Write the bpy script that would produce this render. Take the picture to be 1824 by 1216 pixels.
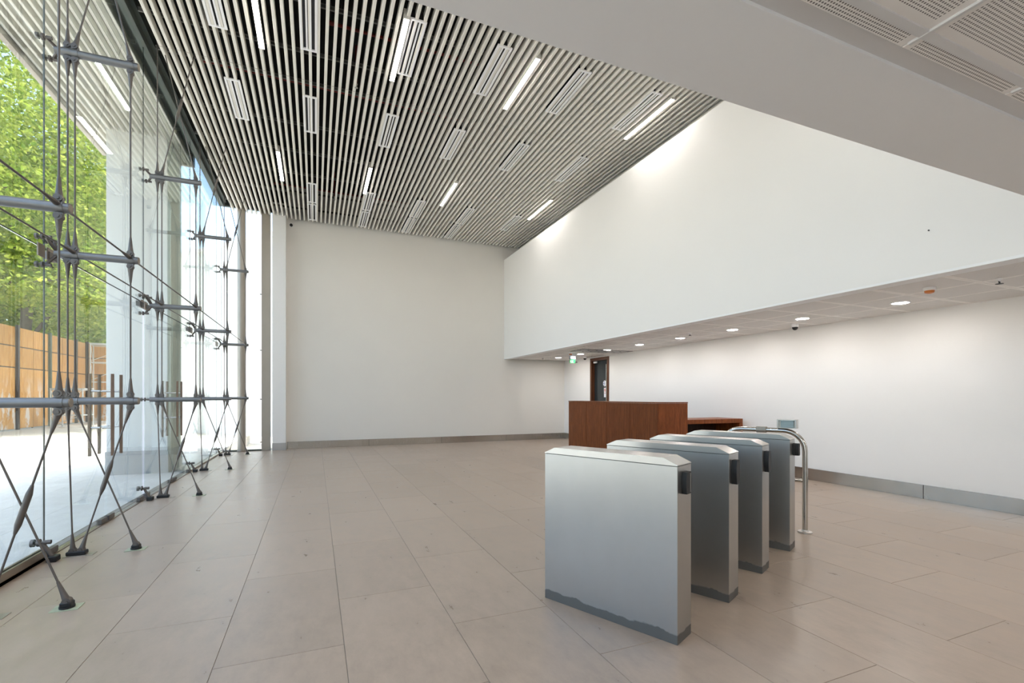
import bpy, math, random
import numpy as np
from mathutils import Vector, Matrix

for o in list(bpy.data.objects):
    bpy.data.objects.remove(o, do_unlink=True)
S = bpy.context.scene
COL = S.collection
random.seed(7)
R = math.radians

# ---------------------------------------------------------------- camera
EYE = 1.4
FPX = 845.0
YAW = math.atan(350.0 / FPX)
cd = bpy.data.cameras.new('camera')
cd.sensor_width = 36.0
cd.sensor_fit = 'HORIZONTAL'
cd.lens = FPX / 1824.0 * 36.0
cd.shift_y = 98.0 / 1824.0
cd.clip_start = 0.05
cd.clip_end = 400
cam = bpy.data.objects.new('camera', cd)
COL.objects.link(cam)
cam.location = (0, 0, EYE)
cam.rotation_euler = (R(90), 0, -YAW)
S.camera = cam

# ---------------------------------------------------------------- world, sun, exposure
SKY_STRENGTH = 0.50
SUN_STRENGTH = 5.0
EXPOSURE = 0.80
LINEAR_LAMP = 31.0
DOWN_LAMP = 88.0
SUN_TO = Vector((0.22, -0.12, 1.0)).normalized()
S.view_settings.view_transform = 'Standard'
S.view_settings.look = 'None'
S.view_settings.gamma = 1.0
S.view_settings.use_curve_mapping = False
S.view_settings.exposure = EXPOSURE
S.cycles.use_denoising = True
S.cycles.max_bounces = 11
S.cycles.diffuse_bounces = 6
S.cycles.transparent_max_bounces = 16
S.cycles.sample_clamp_indirect = 8.0
S.cycles.caustics_reflective = False
S.cycles.caustics_refractive = False

w = bpy.data.worlds.new('sky')
S.world = w
w.use_nodes = True
nt = w.node_tree
bg = nt.nodes['Background']
sk = nt.nodes.new('ShaderNodeTexSky')
sk.sky_type = 'NISHITA'
sk.sun_disc = False
sk.sun_elevation = math.asin(SUN_TO.z)
sk.sun_rotation = math.atan2(SUN_TO.x, SUN_TO.y)
sk.air_density = 1.0
sk.dust_density = 4.0
sk.ozone_density = 1.0
nt.links.new(sk.outputs[0], bg.inputs['Color'])
bg.inputs['Strength'].default_value = SKY_STRENGTH
sd = bpy.data.lights.new('sun', 'SUN')
sd.energy = SUN_STRENGTH
sd.angle = R(0.53)
sd.color = (1.0, 0.95, 0.88)
so = bpy.data.objects.new('sun', sd)
COL.objects.link(so)
so.location = (-20, 10, 40)
so.rotation_euler = SUN_TO.to_track_quat('Z', 'Y').to_euler()


# ================================================================ materials
def new_mat(name):
    m = bpy.data.materials.new(name)
    m.use_nodes = True
    n = m.node_tree
    n.nodes.clear()
    out = n.nodes.new('ShaderNodeOutputMaterial')
    return m, n, out


def N(nt, typ, **kw):
    n = nt.nodes.new(typ)
    for k, v in kw.items():
        if k.startswith('i_'):
            n.inputs[k[2:].replace('_', ' ')].default_value = v
        else:
            setattr(n, k, v)
    return n


def mixc(nt, fac, a, b, mode='MIX'):
    n = nt.nodes.new('ShaderNodeMix')
    n.data_type = 'RGBA'
    n.blend_type = mode
    for sock, v in ((n.inputs[0], fac), (n.inputs[6], a), (n.inputs[7], b)):
        if hasattr(v, 'links'):
            nt.links.new(v, sock)
        else:
            sock.default_value = v if not isinstance(v, tuple) or len(v) == 4 else (*v, 1)
    return n.outputs[2]


def ramp(nt, src, stops):
    n = nt.nodes.new('ShaderNodeValToRGB')
    e = n.color_ramp.elements
    while len(e) < len(stops):
        e.new(0.5)
    for i, (p, c) in enumerate(stops):
        e[i].position = p
        e[i].color = (c, c, c, 1) if isinstance(c, (int, float)) else (*c, 1)
    nt.links.new(src, n.inputs[0])
    return n.outputs[0]


def noise(nt, scale, detail=4, rough=0.55, vec=None, stretch=None):
    n = N(nt, 'ShaderNodeTexNoise')
    n.inputs['Scale'].default_value = scale
    n.inputs['Detail'].default_value = detail
    n.inputs['Roughness'].default_value = rough
    if vec is None:
        vec = N(nt, 'ShaderNodeTexCoord').outputs['Object']
    if stretch:
        mp = N(nt, 'ShaderNodeMapping')
        mp.inputs['Scale'].default_value = stretch
        nt.links.new(vec, mp.inputs[0])
        vec = mp.outputs[0]
    nt.links.new(vec, n.inputs['Vector'])
    return n.outputs['Fac']


def world_pos(nt):
    return N(nt, 'ShaderNodeNewGeometry').outputs['Position']


def principled(nt, out, **kw):
    p = nt.nodes.new('ShaderNodeBsdfPrincipled')
    for k, v in kw.items():
        s = p.inputs[k.replace('_', ' ')]
        if hasattr(v, 'links'):
            nt.links.new(v, s)
        else:
            s.default_value = (*v, 1) if isinstance(v, tuple) and len(v) == 3 else v
    nt.links.new(p.outputs[0], out.inputs[0])
    return p


def bump(nt, p, src, strength, dist=0.01):
    b = N(nt, 'ShaderNodeBump')
    b.inputs['Strength'].default_value = strength
    b.inputs['Distance'].default_value = dist
    nt.links.new(src, b.inputs['Height'])
    nt.links.new(b.outputs[0], p.inputs['Normal'])


def paint(name, col, rough=0.6, var=0.04, scale=1.5, metal=0.0, bmp=0.0):
    m, t, out = new_mat(name)
    f = noise(t, scale, 3, vec=world_pos(t))
    lo = tuple(max(0, c * (1 - var)) for c in col)
    hi = tuple(min(1, c * (1 + var)) for c in col)
    c = mixc(t, f, lo, hi)
    p = principled(t, out, Base_Color=c, Roughness=rough, Metallic=metal)
    if bmp:
        bump(t, p, noise(t, 120, 2), bmp, 0.002)
    return m


def brushed(name, col, rough=0.28, stretch=(1, 1, 60), scale=6.0, metal=1.0, blotch=0.12, dirt=None, grain=1.0):
    m, t, out = new_mat(name)
    g = noise(t, scale, 4, 0.6, stretch=stretch)
    b = noise(t, 2.2, 4, 0.6)
    lo = tuple(c * (1 - blotch) for c in col)
    hi = tuple(min(1, c * (1 + blotch * 0.6)) for c in col)
    c = mixc(t, b, lo, hi)
    c = mixc(t, ramp(t, g, [(0.3, 0.0), (0.7, 0.35 * grain)]), c, hi)
    r = ramp(t, g, [(0.25, max(0.03, rough - 0.07 * grain)), (0.75, rough + 0.08 * grain)])
    metv = metal
    if dirt:
        sep = N(t, 'ShaderNodeSeparateXYZ')
        t.links.new(N(t, 'ShaderNodeTexCoord').outputs['Object'], sep.inputs[0])
        ed = N(t, 'ShaderNodeMath', operation='MULTIPLY_ADD')
        t.links.new(noise(t, 7, 3), ed.inputs[0])
        ed.inputs[1].default_value = -0.07
        t.links.new(sep.outputs[2], ed.inputs[2])
        msk = ramp(t, ed.outputs[0], [(0.020, 1.0), (0.026, 0.0)])
        c = mixc(t, msk, c, dirt)
        r = mixc(t, msk, r, (0.6, 0.6, 0.6))
    p = principled(t, out, Base_Color=c, Roughness=r, Metallic=metv)
    return m


def wood(name, dark, light, rough=0.35, axis_stretch=(9, 9, 0.7), rnd=0.32):
    m, t, out = new_mat(name)
    g = noise(t, 3.5, 6, 0.65, stretch=axis_stretch)
    f2 = noise(t, 22, 3, 0.6, stretch=axis_stretch)
    c = mixc(t, ramp(t, g, [(0.3, 0.0), (0.72, 1.0)]), dark, light)
    c = mixc(t, ramp(t, f2, [(0.45, 0.0), (0.75, 0.5)]), c, tuple(x * 0.55 for x in dark))
    oi = N(t, 'ShaderNodeObjectInfo')
    hs = N(t, 'ShaderNodeHueSaturation')
    mr = N(t, 'ShaderNodeMapRange')
    t.links.new(oi.outputs['Random'], mr.inputs[0])
    mr.inputs[3].default_value = 1 - rnd
    mr.inputs[4].default_value = 1 + rnd
    t.links.new(mr.outputs[0], hs.inputs['Value'])
    t.links.new(c, hs.inputs['Color'])
    p = principled(t, out, Base_Color=hs.outputs[0], Roughness=rough)
    p.inputs['Specular IOR Level'].default_value = 0.22
    return m


def tile_mat(name, col, rough, var=0.14, speck=True, spec=0.5):
    m, t, out = new_mat(name)
    pos = world_pos(t)
    a = noise(t, 0.9, 6, 0.62, vec=pos)
    b = noise(t, 5.5, 6, 0.7, vec=pos, stretch=(1.6, 0.7, 1))
    s = noise(t, 105, 2, 0.6, vec=pos)
    oi = N(t, 'ShaderNodeObjectInfo')
    lo = tuple(c * (1 - var * 1.2) for c in col)
    hi = tuple(min(1, c * (1 + var)) for c in col)
    c = mixc(t, ramp(t, b, [(0.3, 0.0), (0.7, 1.0)]), lo, hi)
    c = mixc(t, ramp(t, a, [(0.35, 0.0), (0.7, 0.55)]), c, tuple(min(1, x * 1.12) for x in col))
    mr = N(t, 'ShaderNodeMapRange')
    t.links.new(oi.outputs['Random'], mr.inputs[0])
    mr.inputs[3].default_value = 0.955
    mr.inputs[4].default_value = 1.045
    hs = N(t, 'ShaderNodeHueSaturation')
    t.links.new(mr.outputs[0], hs.inputs['Value'])
    t.links.new(c, hs.inputs['Color'])
    c = hs.outputs[0]
    if speck:
        c = mixc(t, ramp(t, s, [(0.755, 0.0), (0.775, 0.8)]), c, tuple(x * 0.25 for x in col))
    r = ramp(t, b, [(0.3, rough - 0.08), (0.75, rough + 0.10)])
    p = principled(t, out, Base_Color=c, Roughness=r)
    p.inputs['Specular IOR Level'].default_value = spec
    bump(t, p, b, 0.04, 0.004)
    return m


def glass_mat(name, tint=(0.93, 0.97, 0.95), refl=1.0, rough=0.0):
    m, t, out = new_mat(name)
    tr = N(t, 'ShaderNodeBsdfTransparent')
    tr.inputs[0].default_value = (*tint, 1)
    gl = N(t, 'ShaderNodeBsdfGlossy')
    gl.inputs['Roughness'].default_value = rough
    gl.inputs['Color'].default_value = (0.95, 1.0, 0.98, 1)
    fr = N(t, 'ShaderNodeFresnel')
    # the node inverts the index on back faces; undo that so both faces of a pane reflect alike
    bf = N(t, 'ShaderNodeMapRange')
    t.links.new(N(t, 'ShaderNodeNewGeometry').outputs['Backfacing'], bf.inputs[0])
    bf.inputs[3].default_value = 1.5
    bf.inputs[4].default_value = 1.0 / 1.5
    t.links.new(bf.outputs[0], fr.inputs[0])
    mu = N(t, 'ShaderNodeMath', operation='MULTIPLY', use_clamp=True)
    t.links.new(fr.outputs[0], mu.inputs[0])
    mu.inputs[1].default_value = refl
    # very gentle unevenness of the panes
    bn = N(t, 'ShaderNodeBump')
    bn.inputs['Strength'].default_value = 0.02
    bn.inputs['Distance'].default_value = 0.02
    t.links.new(noise(t, 1.3, 1, 0.4, vec=world_pos(t)), bn.inputs['Height'])
    t.links.new(bn.outputs[0], gl.inputs['Normal'])
    mx = N(t, 'ShaderNodeMixShader')
    t.links.new(mu.outputs[0], mx.inputs[0])
    t.links.new(tr.outputs[0], mx.inputs[1])
    t.links.new(gl.outputs[0], mx.inputs[2])
    t.links.new(mx.outputs[0], out.inputs[0])
    return m


def emit_mat(name, col, strength):
    m, t, out = new_mat(name)
    e = N(t, 'ShaderNodeEmission')
    e.inputs[0].default_value = (*col, 1)
    e.inputs[1].default_value = strength
    t.links.new(e.outputs[0], out.inputs[0])
    return m


def perforated(name, col, pitch=0.0115, rad=0.30, margin=0.03, size=0.65):
    """metal tile with round holes: dark dots on a regular grid, plain rim (object space, tile centred on its origin)"""
    m, t, out = new_mat(name)
    tc = N(t, 'ShaderNodeTexCoord').outputs['Object']
    sc = N(t, 'ShaderNodeVectorMath', operation='SCALE')
    t.links.new(tc, sc.inputs[0])
    sc.inputs[3].default_value = 1.0 / pitch
    fr = N(t, 'ShaderNodeVectorMath', operation='FRACTION')
    t.links.new(sc.outputs[0], fr.inputs[0])
    sb = N(t, 'ShaderNodeVectorMath', operation='SUBTRACT')
    t.links.new(fr.outputs[0], sb.inputs[0])
    sb.inputs[1].default_value = (0.5, 0.5, 0.5)
    ml = N(t, 'ShaderNodeVectorMath', operation='MULTIPLY')
    t.links.new(sb.outputs[0], ml.inputs[0])
    ml.inputs[1].default_value = (1, 1, 0)
    ln = N(t, 'ShaderNodeVectorMath', operation='LENGTH')
    t.links.new(ml.outputs[0], ln.inputs[0])
    hole = N(t, 'ShaderNodeMath', operation='LESS_THAN')
    t.links.new(ln.outputs['Value'], hole.inputs[0])
    hole.inputs[1].default_value = rad
    ab = N(t, 'ShaderNodeVectorMath', operation='ABSOLUTE')
    t.links.new(tc, ab.inputs[0])
    sp = N(t, 'ShaderNodeSeparateXYZ')
    t.links.new(ab.outputs[0], sp.inputs[0])
    mask = hole.outputs[0]
    for i in (0, 1):
        lt = N(t, 'ShaderNodeMath', operation='LESS_THAN')
        t.links.new(sp.outputs[i], lt.inputs[0])
        lt.inputs[1].default_value = size / 2 - margin
        mm = N(t, 'ShaderNodeMath', operation='MULTIPLY')
        t.links.new(mask, mm.inputs[0])
        t.links.new(lt.outputs[0], mm.inputs[1])
        mask = mm.outputs[0]
    c = mixc(t, mask, col, (0.17, 0.16, 0.155))
    principled(t, out, Base_Color=c, Roughness=0.5)
    return m


M = {}
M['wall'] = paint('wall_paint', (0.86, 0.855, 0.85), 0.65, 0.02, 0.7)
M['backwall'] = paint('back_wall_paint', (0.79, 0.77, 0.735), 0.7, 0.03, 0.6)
M['plaster'] = paint('soffit_plaster', (0.90, 0.915, 0.94), 0.7, 0.02, 0.8)
M['black'] = paint('plenum_black', (0.006, 0.006, 0.006), 0.9, 0.3, 2)
M['slat'] = paint('slat_paint', (0.78, 0.755, 0.70), 0.42, 0.03, 3)
M['carrier'] = paint('carrier_steel', (0.16, 0.16, 0.155), 0.5, 0.1, 5, metal=0.3)
M['white'] = paint('white_enamel', (0.90, 0.90, 0.92), 0.4, 0.02, 4)
M['slot'] = paint('slot_dark', (0.02, 0.02, 0.025), 0.8, 0.2, 4)
M['fixture'] = paint('lamp_body', (0.62, 0.60, 0.56), 0.45, 0.04, 5)
M['tube'] = emit_mat('linear_lamp_diffuser', (1.0, 0.93, 0.86), LINEAR_LAMP)
M['down'] = emit_mat('downlight_diffuser', (1.0, 0.93, 0.87), DOWN_LAMP)
M['grout'] = paint('grout', (0.25, 0.23, 0.21), 0.9, 0.1, 8)
M['tile'] = tile_mat('porcelain_tile', (0.395, 0.315, 0.250), 0.34)
M['paver'] = tile_mat('paver_tile', (0.64, 0.62, 0.60), 0.6)
M['ground'] = tile_mat('outdoor_ground', (0.50, 0.46, 0.41), 0.85, var=0.16)
M['stainless'] = brushed('stainless_brushed', (0.49, 0.485, 0.475), 0.32, (1, 1.5, 24), 3, dirt=(0.20, 0.195, 0.19), grain=0.0)
M['lid'] = brushed('stainless_lid', (0.58, 0.565, 0.55), 0.30, (12, 1, 12), 3, grain=0.0)
M['skirting'] = brushed('stainless_skirting', (0.50, 0.475, 0.445), 0.22, (40, 1.0, 1), 3, blotch=0.3)
M['chrome'] = brushed('polished_tube', (0.55, 0.53, 0.50), 0.16, (40, 40, 1), 4)
M['rod'] = brushed('cable_steel', (0.15, 0.135, 0.125), 0.45, (40, 40, 1), 4, metal=0.7)
M['strut'] = brushed('strut_steel', (0.22, 0.22, 0.225), 0.42, (1, 40, 40), 4, metal=0.8)
M['bronze'] = brushed('bronze_channel', (0.30, 0.25, 0.20), 0.42, (40, 1, 40), 4, metal=0.7)
M['post'] = brushed('post_steel', (0.42, 0.38, 0.33), 0.4, (30, 30, 1), 3, metal=0.5)
M['head'] = paint('head_channel', (0.085, 0.10, 0.09), 0.45, 0.1, 3, metal=0.3)
M['rubber'] = paint('black_plastic', (0.010, 0.010, 0.011), 0.5, 0.2, 6)
M['greyplastic'] = paint('grey_plastic', (0.18, 0.175, 0.17), 0.4, 0.05, 6)
M['glass'] = glass_mat('facade_glass', (0.92, 0.965, 0.94), 1.0)
M['clear'] = glass_mat('small_glass', (0.85, 0.9, 0.9), 1.2)
M['joint'] = paint('silicone_joint', (0.02, 0.025, 0.024), 0.5, 0.1, 6)
M['perf'] = perforated('perforated_tile', (0.90, 0.875, 0.855))
M['tbar'] = paint('tee_bar', (0.72, 0.72, 0.73), 0.4, 0.02, 6)
M['deskwood'] = wood('walnut_panel', (0.105, 0.026, 0.006), (0.30, 0.088, 0.024), 0.42)
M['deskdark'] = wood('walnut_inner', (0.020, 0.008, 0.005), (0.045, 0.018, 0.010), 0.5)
M['doorwood'] = wood('door_frame_wood', (0.10, 0.035, 0.016), (0.21, 0.085, 0.042), 0.35)
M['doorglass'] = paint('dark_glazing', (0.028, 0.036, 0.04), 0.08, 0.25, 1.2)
M['handlewood'] = wood('handle_wood', (0.16, 0.10, 0.065), (0.30, 0.21, 0.15), 0.4)
M['red'] = paint('red_pipe', (0.22, 0.012, 0.010), 0.4, 0.1, 5)
M['green'] = paint('exit_green', (0.02, 0.38, 0.10), 0.35, 0.05, 9)
M['signblue'] = paint('sign_silver', (0.20, 0.24, 0.31), 0.35, 0.1, 20)
M['orange'] = paint('detector_amber', (0.65, 0.20, 0.03), 0.35, 0.08, 9)
M['blue'] = paint('sticker_blue', (0.08, 0.16, 0.40), 0.4, 0.05, 9)
M['redmark'] = paint('sticker_red', (0.55, 0.10, 0.09), 0.4, 0.05, 9)
M['tape'] = paint('pale_base_plate', (0.42, 0.46, 0.33), 0.45, 0.25, 14)
M['extwall'] = paint('exterior_white', (0.88, 0.87, 0.84), 0.8, 0.03, 0.6)
M['pier'] = paint('pier_render', (0.72, 0.72, 0.71), 0.8, 0.03, 1.2)
M['plinth'] = paint('plinth_grey', (0.44, 0.43, 0.42), 0.5, 0.06, 3)
M['canopy'] = paint('canopy_soffit', (0.16, 0.17, 0.155), 0.8, 0.1, 1.5)
M['fascia'] = paint('fascia_board', (0.46, 0.41, 0.37), 0.6, 0.06, 2)
M['fencepost'] = paint('fence_post', (0.055, 0.045, 0.042), 0.6, 0.2, 3)
M['greenpost'] = paint('green_post', (0.075, 0.10, 0.075), 0.6, 0.2, 3)
M['scaffold'] = paint('scaffold_tube', (0.50, 0.49, 0.47), 0.5, 0.1, 5, metal=0.2)
M['bark'] = paint('bark', (0.11, 0.085, 0.065), 0.9, 0.35, 4, bmp=0.4)


def plywood():
    m, t, out = new_mat('plywood')
    g = noise(t, 2.5, 5, 0.6, stretch=(6, 6, 0.5))
    c = mixc(t, ramp(t, g, [(0.3, 0.0), (0.75, 1.0)]), (0.44, 0.195, 0.048), (0.68, 0.37, 0.12))
    pos = world_pos(t)
    sp = N(t, 'ShaderNodeSeparateXYZ')
    t.links.new(pos, sp.inputs[0])
    sm = noise(t, 1.6, 4, 0.7, vec=pos, stretch=(1.4, 1.4, 0.5))
    # smears of white paint brushed low on the boards
    lowz = N(t, 'ShaderNodeMapRange')
    t.links.new(sp.outputs[2], lowz.inputs[0])
    lowz.inputs[1].default_value = 2.3
    lowz.inputs[2].default_value = 1.2
    mu = N(t, 'ShaderNodeMath', operation='MULTIPLY')
    t.links.new(ramp(t, sm, [(0.54, 0.0), (0.58, 0.75)]), mu.inputs[0])
    t.links.new(lowz.outputs[0], mu.inputs[1])
    c = mixc(t, mu.outputs[0], c, (0.66, 0.62, 0.57))
    hs = N(t, 'ShaderNodeHueSaturation')
    mr = N(t, 'ShaderNodeMapRange')
    t.links.new(N(t, 'ShaderNodeObjectInfo').outputs['Random'], mr.inputs[0])
    mr.inputs[3].default_value = 0.85
    mr.inputs[4].default_value = 1.15
    t.links.new(mr.outputs[0], hs.inputs['Value'])
    t.links.new(c, hs.inputs['Color'])
    principled(t, out, Base_Color=hs.outputs[0], Roughness=0.75)
    return m


M['ply'] = plywood()


def leaf_mat():
    m, t, out = new_mat('leaf')
    at = N(t, 'ShaderNodeAttribute', attribute_name='tint')
    c1 = mixc(t, at.outputs['Fac'], (0.11, 0.19, 0.025), (0.38, 0.44, 0.08))
    c2 = mixc(t, at.outputs['Fac'], (0.24, 0.36, 0.04), (0.60, 0.63, 0.13))
    d = N(t, 'ShaderNodeBsdfDiffuse')
    tl = N(t, 'ShaderNodeBsdfTranslucent')
    t.links.new(c1, d.inputs[0])
    t.links.new(c2, tl.inputs[0])
    mx = N(t, 'ShaderNodeMixShader')
    mx.inputs[0].default_value = 0.5
    t.links.new(d.outputs[0], mx.inputs[1])
    t.links.new(tl.outputs[0], mx.inputs[2])
    t.links.new(mx.outputs[0], out.inputs[0])
    return m


M['leaf'] = leaf_mat()


# ================================================================ mesh helpers
class MB:
    def __init__(self):
        self.v, self.f = [], []

    def box(self, x0, x1, y0, y1, z0, z1):
        b = len(self.v)
        self.v += [(x0, y0, z0), (x1, y0, z0), (x1, y1, z0), (x0, y1, z0), (x0, y0, z1), (x1, y0, z1), (x1, y1, z1), (x0, y1, z1)]
        self.f += [tuple(b + i for i in q) for q in ((0, 3, 2, 1), (4, 5, 6, 7), (0, 1, 5, 4), (1, 2, 6, 5), (2, 3, 7, 6), (3, 0, 4, 7))]
        return self

    def cbox(self, x0, x1, y0, y1, z0, z1, c=0.002):
        """box with chamfered vertical and horizontal edges"""
        b = len(self.v)
        pts = []
        for z, k in ((z0, c), (z0 + c, 0), (z1 - c, 0), (z1, c)):
            for (x, y) in ((x0 + c, y0 + k), (x1 - c, y0 + k), (x1 - k, y0 + c), (x1 - k, y1 - c), (x1 - c, y1 - k), (x0 + c, y1 - k), (x0 + k, y1 - c), (x0 + k, y0 + c)):
                pts.append((x, y, z))
        self.v += pts
        for r in range(3):
            for i in range(8):
                j = (i + 1) % 8
                self.f.append((b + r * 8 + i, b + r * 8 + j, b + r * 8 + 8 + j, b + r * 8 + 8 + i))
        self.f.append(tuple(b + i for i in range(7, -1, -1)))
        self.f.append(tuple(b + 24 + i for i in range(8)))
        return self

    def tube(self, p0, p1, r0, r1=None, n=10, caps=True):
        r1 = r0 if r1 is None else r1
        p0, p1 = Vector(p0), Vector(p1)
        d = (p1 - p0).normalized()
        u = d.orthogonal().normalized()
        w_ = d.cross(u)
        b = len(self.v)
        for p, r in ((p0, r0), (p1, r1)):
            for i in range(n):
                a = 2 * math.pi * i / n
                self.v.append(tuple(p + (u * math.cos(a) + w_ * math.sin(a)) * r))
        for i in range(n):
            j = (i + 1) % n
            self.f.append((b + i, b + j, b + n + j, b + n + i))
        if caps:
            self.f.append(tuple(b + i for i in range(n - 1, -1, -1)))
            self.f.append(tuple(b + n + i for i in range(n)))
        return self

    def path(self, pts, r, n=12):
        pts = [Vector(p) for p in pts]
        b = len(self.v)
        up = None
        for k, p in enumerate(pts):
            d = ((pts[k + 1] - p) if k == 0 else (p - pts[k - 1]) if k == len(pts) - 1 else (pts[k + 1] - pts[k - 1])).normalized()
            if up is None:
                up = d.orthogonal().normalized()
            up = (up - d * up.dot(d)).normalized()
            s = d.cross(up)
            for i in range(n):
                a = 2 * math.pi * i / n
                self.v.append(tuple(p + (up * math.cos(a) + s * math.sin(a)) * r))
        for k in range(len(pts) - 1):
            for i in range(n):
                j = (i + 1) % n
                self.f.append((b + k * n + i, b + k * n + j, b + (k + 1) * n + j, b + (k + 1) * n + i))
        self.f.append(tuple(b + i for i in range(n - 1, -1, -1)))
        e = b + (len(pts) - 1) * n
        self.f.append(tuple(e + i for i in range(n)))
        return self

    def lathe(self, prof, n=20, c=(0, 0, 0)):
        """prof = [(r, z)...] around vertical axis at c"""
        b = len(self.v)
        for r, z in prof:
            for i in range(n):
                a = 2 * math.pi * i / n
                self.v.append((c[0] + r * math.cos(a), c[1] + r * math.sin(a), c[2] + z))
        for k in range(len(prof) - 1):
            for i in range(n):
                j = (i + 1) % n
                self.f.append((b + k * n + i, b + k * n + j, b + (k + 1) * n + j, b + (k + 1) * n + i))
        self.f.append(tuple(b + i for i in range(n - 1, -1, -1)))
        e = b + (len(prof) - 1) * n
        self.f.append(tuple(e + i for i in range(n)))
        return self

    def prism(self, poly, axis, a0, a1):
        """poly of (p, q) extruded along axis 'x' (p=y,q=z) or 'y' (p=x,q=z) or 'z' (p=x,q=y)"""
        b = len(self.v)
        n = len(poly)
        for a in (a0, a1):
            for p, q in poly:
                self.v.append({'x': (a, p, q), 'y': (p, a, q), 'z': (p, q, a)}[axis])
        for i in range(n):
            j = (i + 1) % n
            self.f.append((b + i, b + j, b + n + j, b + n + i))
        self.f.append(tuple(b + i for i in range(n - 1, -1, -1)))
        self.f.append(tuple(b + n + i for i in range(n)))
        return self

    def obox(self, c, ax, ay, az, hx, hy, hz):
        c, ax, ay, az = Vector(c), Vector(ax), Vector(ay), Vector(az)
        b = len(self.v)
        for sx, sy, sz in ((-1, -1, -1), (1, -1, -1), (1, 1, -1), (-1, 1, -1), (-1, -1, 1), (1, -1, 1), (1, 1, 1), (-1, 1, 1)):
            self.v.append(tuple(c + ax * hx * sx + ay * hy * sy + az * hz * sz))
        self.f += [tuple(b + i for i in q) for q in ((0, 3, 2, 1), (4, 5, 6, 7), (0, 1, 5, 4), (1, 2, 6, 5), (2, 3, 7, 6), (3, 0, 4, 7))]
        return self

    def mesh(self, name, mat, smooth=None):
        me = bpy.data.meshes.new(name)
        me.from_pydata(self.v, [], self.f)
        me.validate()
        import bmesh
        bm = bmesh.new()
        bm.from_mesh(me)
        bmesh.ops.recalc_face_normals(bm, faces=bm.faces)
        bm.to_mesh(me)
        bm.free()
        if smooth:
            me.polygons.foreach_set('use_smooth', [True] * len(me.polygons))
            me.set_sharp_from_angle(angle=R(smooth))
        me.materials.append(M[mat] if isinstance(mat, str) else mat)
        return me

    def build(self, name, mat, parent=None, loc=(0, 0, 0), smooth=None):
        return place(name, self.mesh(name, mat, smooth), parent, loc)


def place(name, me, parent=None, loc=(0, 0, 0), rotz=0.0):
    o = bpy.data.objects.new(name, me)
    COL.objects.link(o)
    o.parent = parent
    o.location = loc
    if rotz:
        o.rotation_euler = (0, 0, rotz)
    return o


def tag(o, label, cat, group=None, kind=None):
    o['label'] = label
    o['category'] = cat
    if group:
        o['group'] = group
    if kind:
        o['kind'] = kind
    return o


def thing(name, label, cat, loc=(0, 0, 0), rotz=0.0, group=None):
    return tag(place(name, None, None, loc, rotz), label, cat, group)


def struct(name, mb, mat, label, cat, smooth=None):
    o = mb.build(name, mat, None, (0, 0, 0), smooth)
    return tag(o, label, cat, None, 'structure')


def copy_tree(o, parent=None):
    c = o.copy()
    COL.objects.link(c)
    c.parent = parent
    for ch in o.children:
        copy_tree(ch, c)
    return c


ORD = ['first', 'second', 'third', 'fourth', 'fifth', 'sixth', 'seventh', 'eighth', 'ninth', 'tenth']

# ================================================================ dimensions
GX = -2.17          # glass plane
WX = 7.70           # right wall
PX = 5.53           # upper white wall (parapet) face
BY = 14.0           # back wall
LOW = 2.585         # lowered ceiling height
SLZ = 6.12          # underside of slats
ROOF = 7.3
SY = 1.43           # edge of the lowered ceiling near the camera
NEAR = -5.0

# ================================================================ setting: floor
struct('floor', MB().box(GX - 0.05, WX, NEAR, BY + 0.4, -0.3, -0.004), 'grout', 'dark grout bed under the large beige porcelain floor tiles of the lobby', 'floor')
floor = bpy.data.objects['floor']
TW, TL, J = 0.64, 1.28, 0.0014
cols = []
x = -0.49
while x > GX + 0.02:
    x -= TW
x0c = x
tile_cache = {}


def tile_obj(parent, xa, xb, ya, yb, mat, name='tile', z=0.0):
    key = (round(xb - xa, 3), round(yb - ya, 3), mat, name)
    if key not in tile_cache:
        hx, hy = (xb - xa) / 2 - J, (yb - ya) / 2 - J
        tile_cache[key] = MB().cbox(-hx, hx, -hy, hy, -0.012, 0.0, 0.0012).mesh(name, mat)
    return place(name, tile_cache[key], parent, ((xa + xb) / 2, (ya + yb) / 2, z))


k = 0
x = x0c
while x < WX - 0.01:
    xa, xb = max(x, GX + 0.03), min(x + TW, WX)
    idx = round((x + 0.49) / TW)
    y = (2.84 if idx % 2 == 0 else 3.48) - TL * 3
    while y < BY:
        ya, yb = max(y, -1.0), min(y + TL, BY if xb > -0.6 else BY - 0.1)
        # leave out tiles the view never reaches: behind the camera or off to its right
        if yb - ya > 0.05 and yb > 0.25 * xb and yb > 0.5:
            tile_obj(floor, xa, xb, ya, yb, 'tile')
        y += TL
    x += TW

# ---- outdoor ground
struct('ground', MB().box(-60, 60, NEAR - 25, 80, -0.5, -0.32).box(-60, GX - 0.06, NEAR - 25, 80, -0.32, -0.016), 'ground',
       'dusty pale ground of the yard outside the glass', 'ground')
pav = struct('pavement', MB().box(-7.3, GX - 0.06, -3.0, 19.0, -0.016, -0.006), 'grout', 'grey joint bed under the pavers outside the glass front', 'pavement')
x = GX - 0.06 - 0.06
i = 0
while x > -7.2:
    y = -3.0 + (0.64 if i % 2 else 0.0)
    while y < 18.5:
        if y > 3.2:
            tile_obj(pav, x - TW, x, y, y + TL, 'paver', 'paver')
        y += TL
    x -= TW
    i += 1

# ================================================================ setting: walls
struct('wall_back', MB().box(-0.72, WX + 0.3, BY, BY + 0.3, 0, ROOF), 'backwall', 'tall off-white plaster wall closing the far end of the lobby', 'wall')
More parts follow.
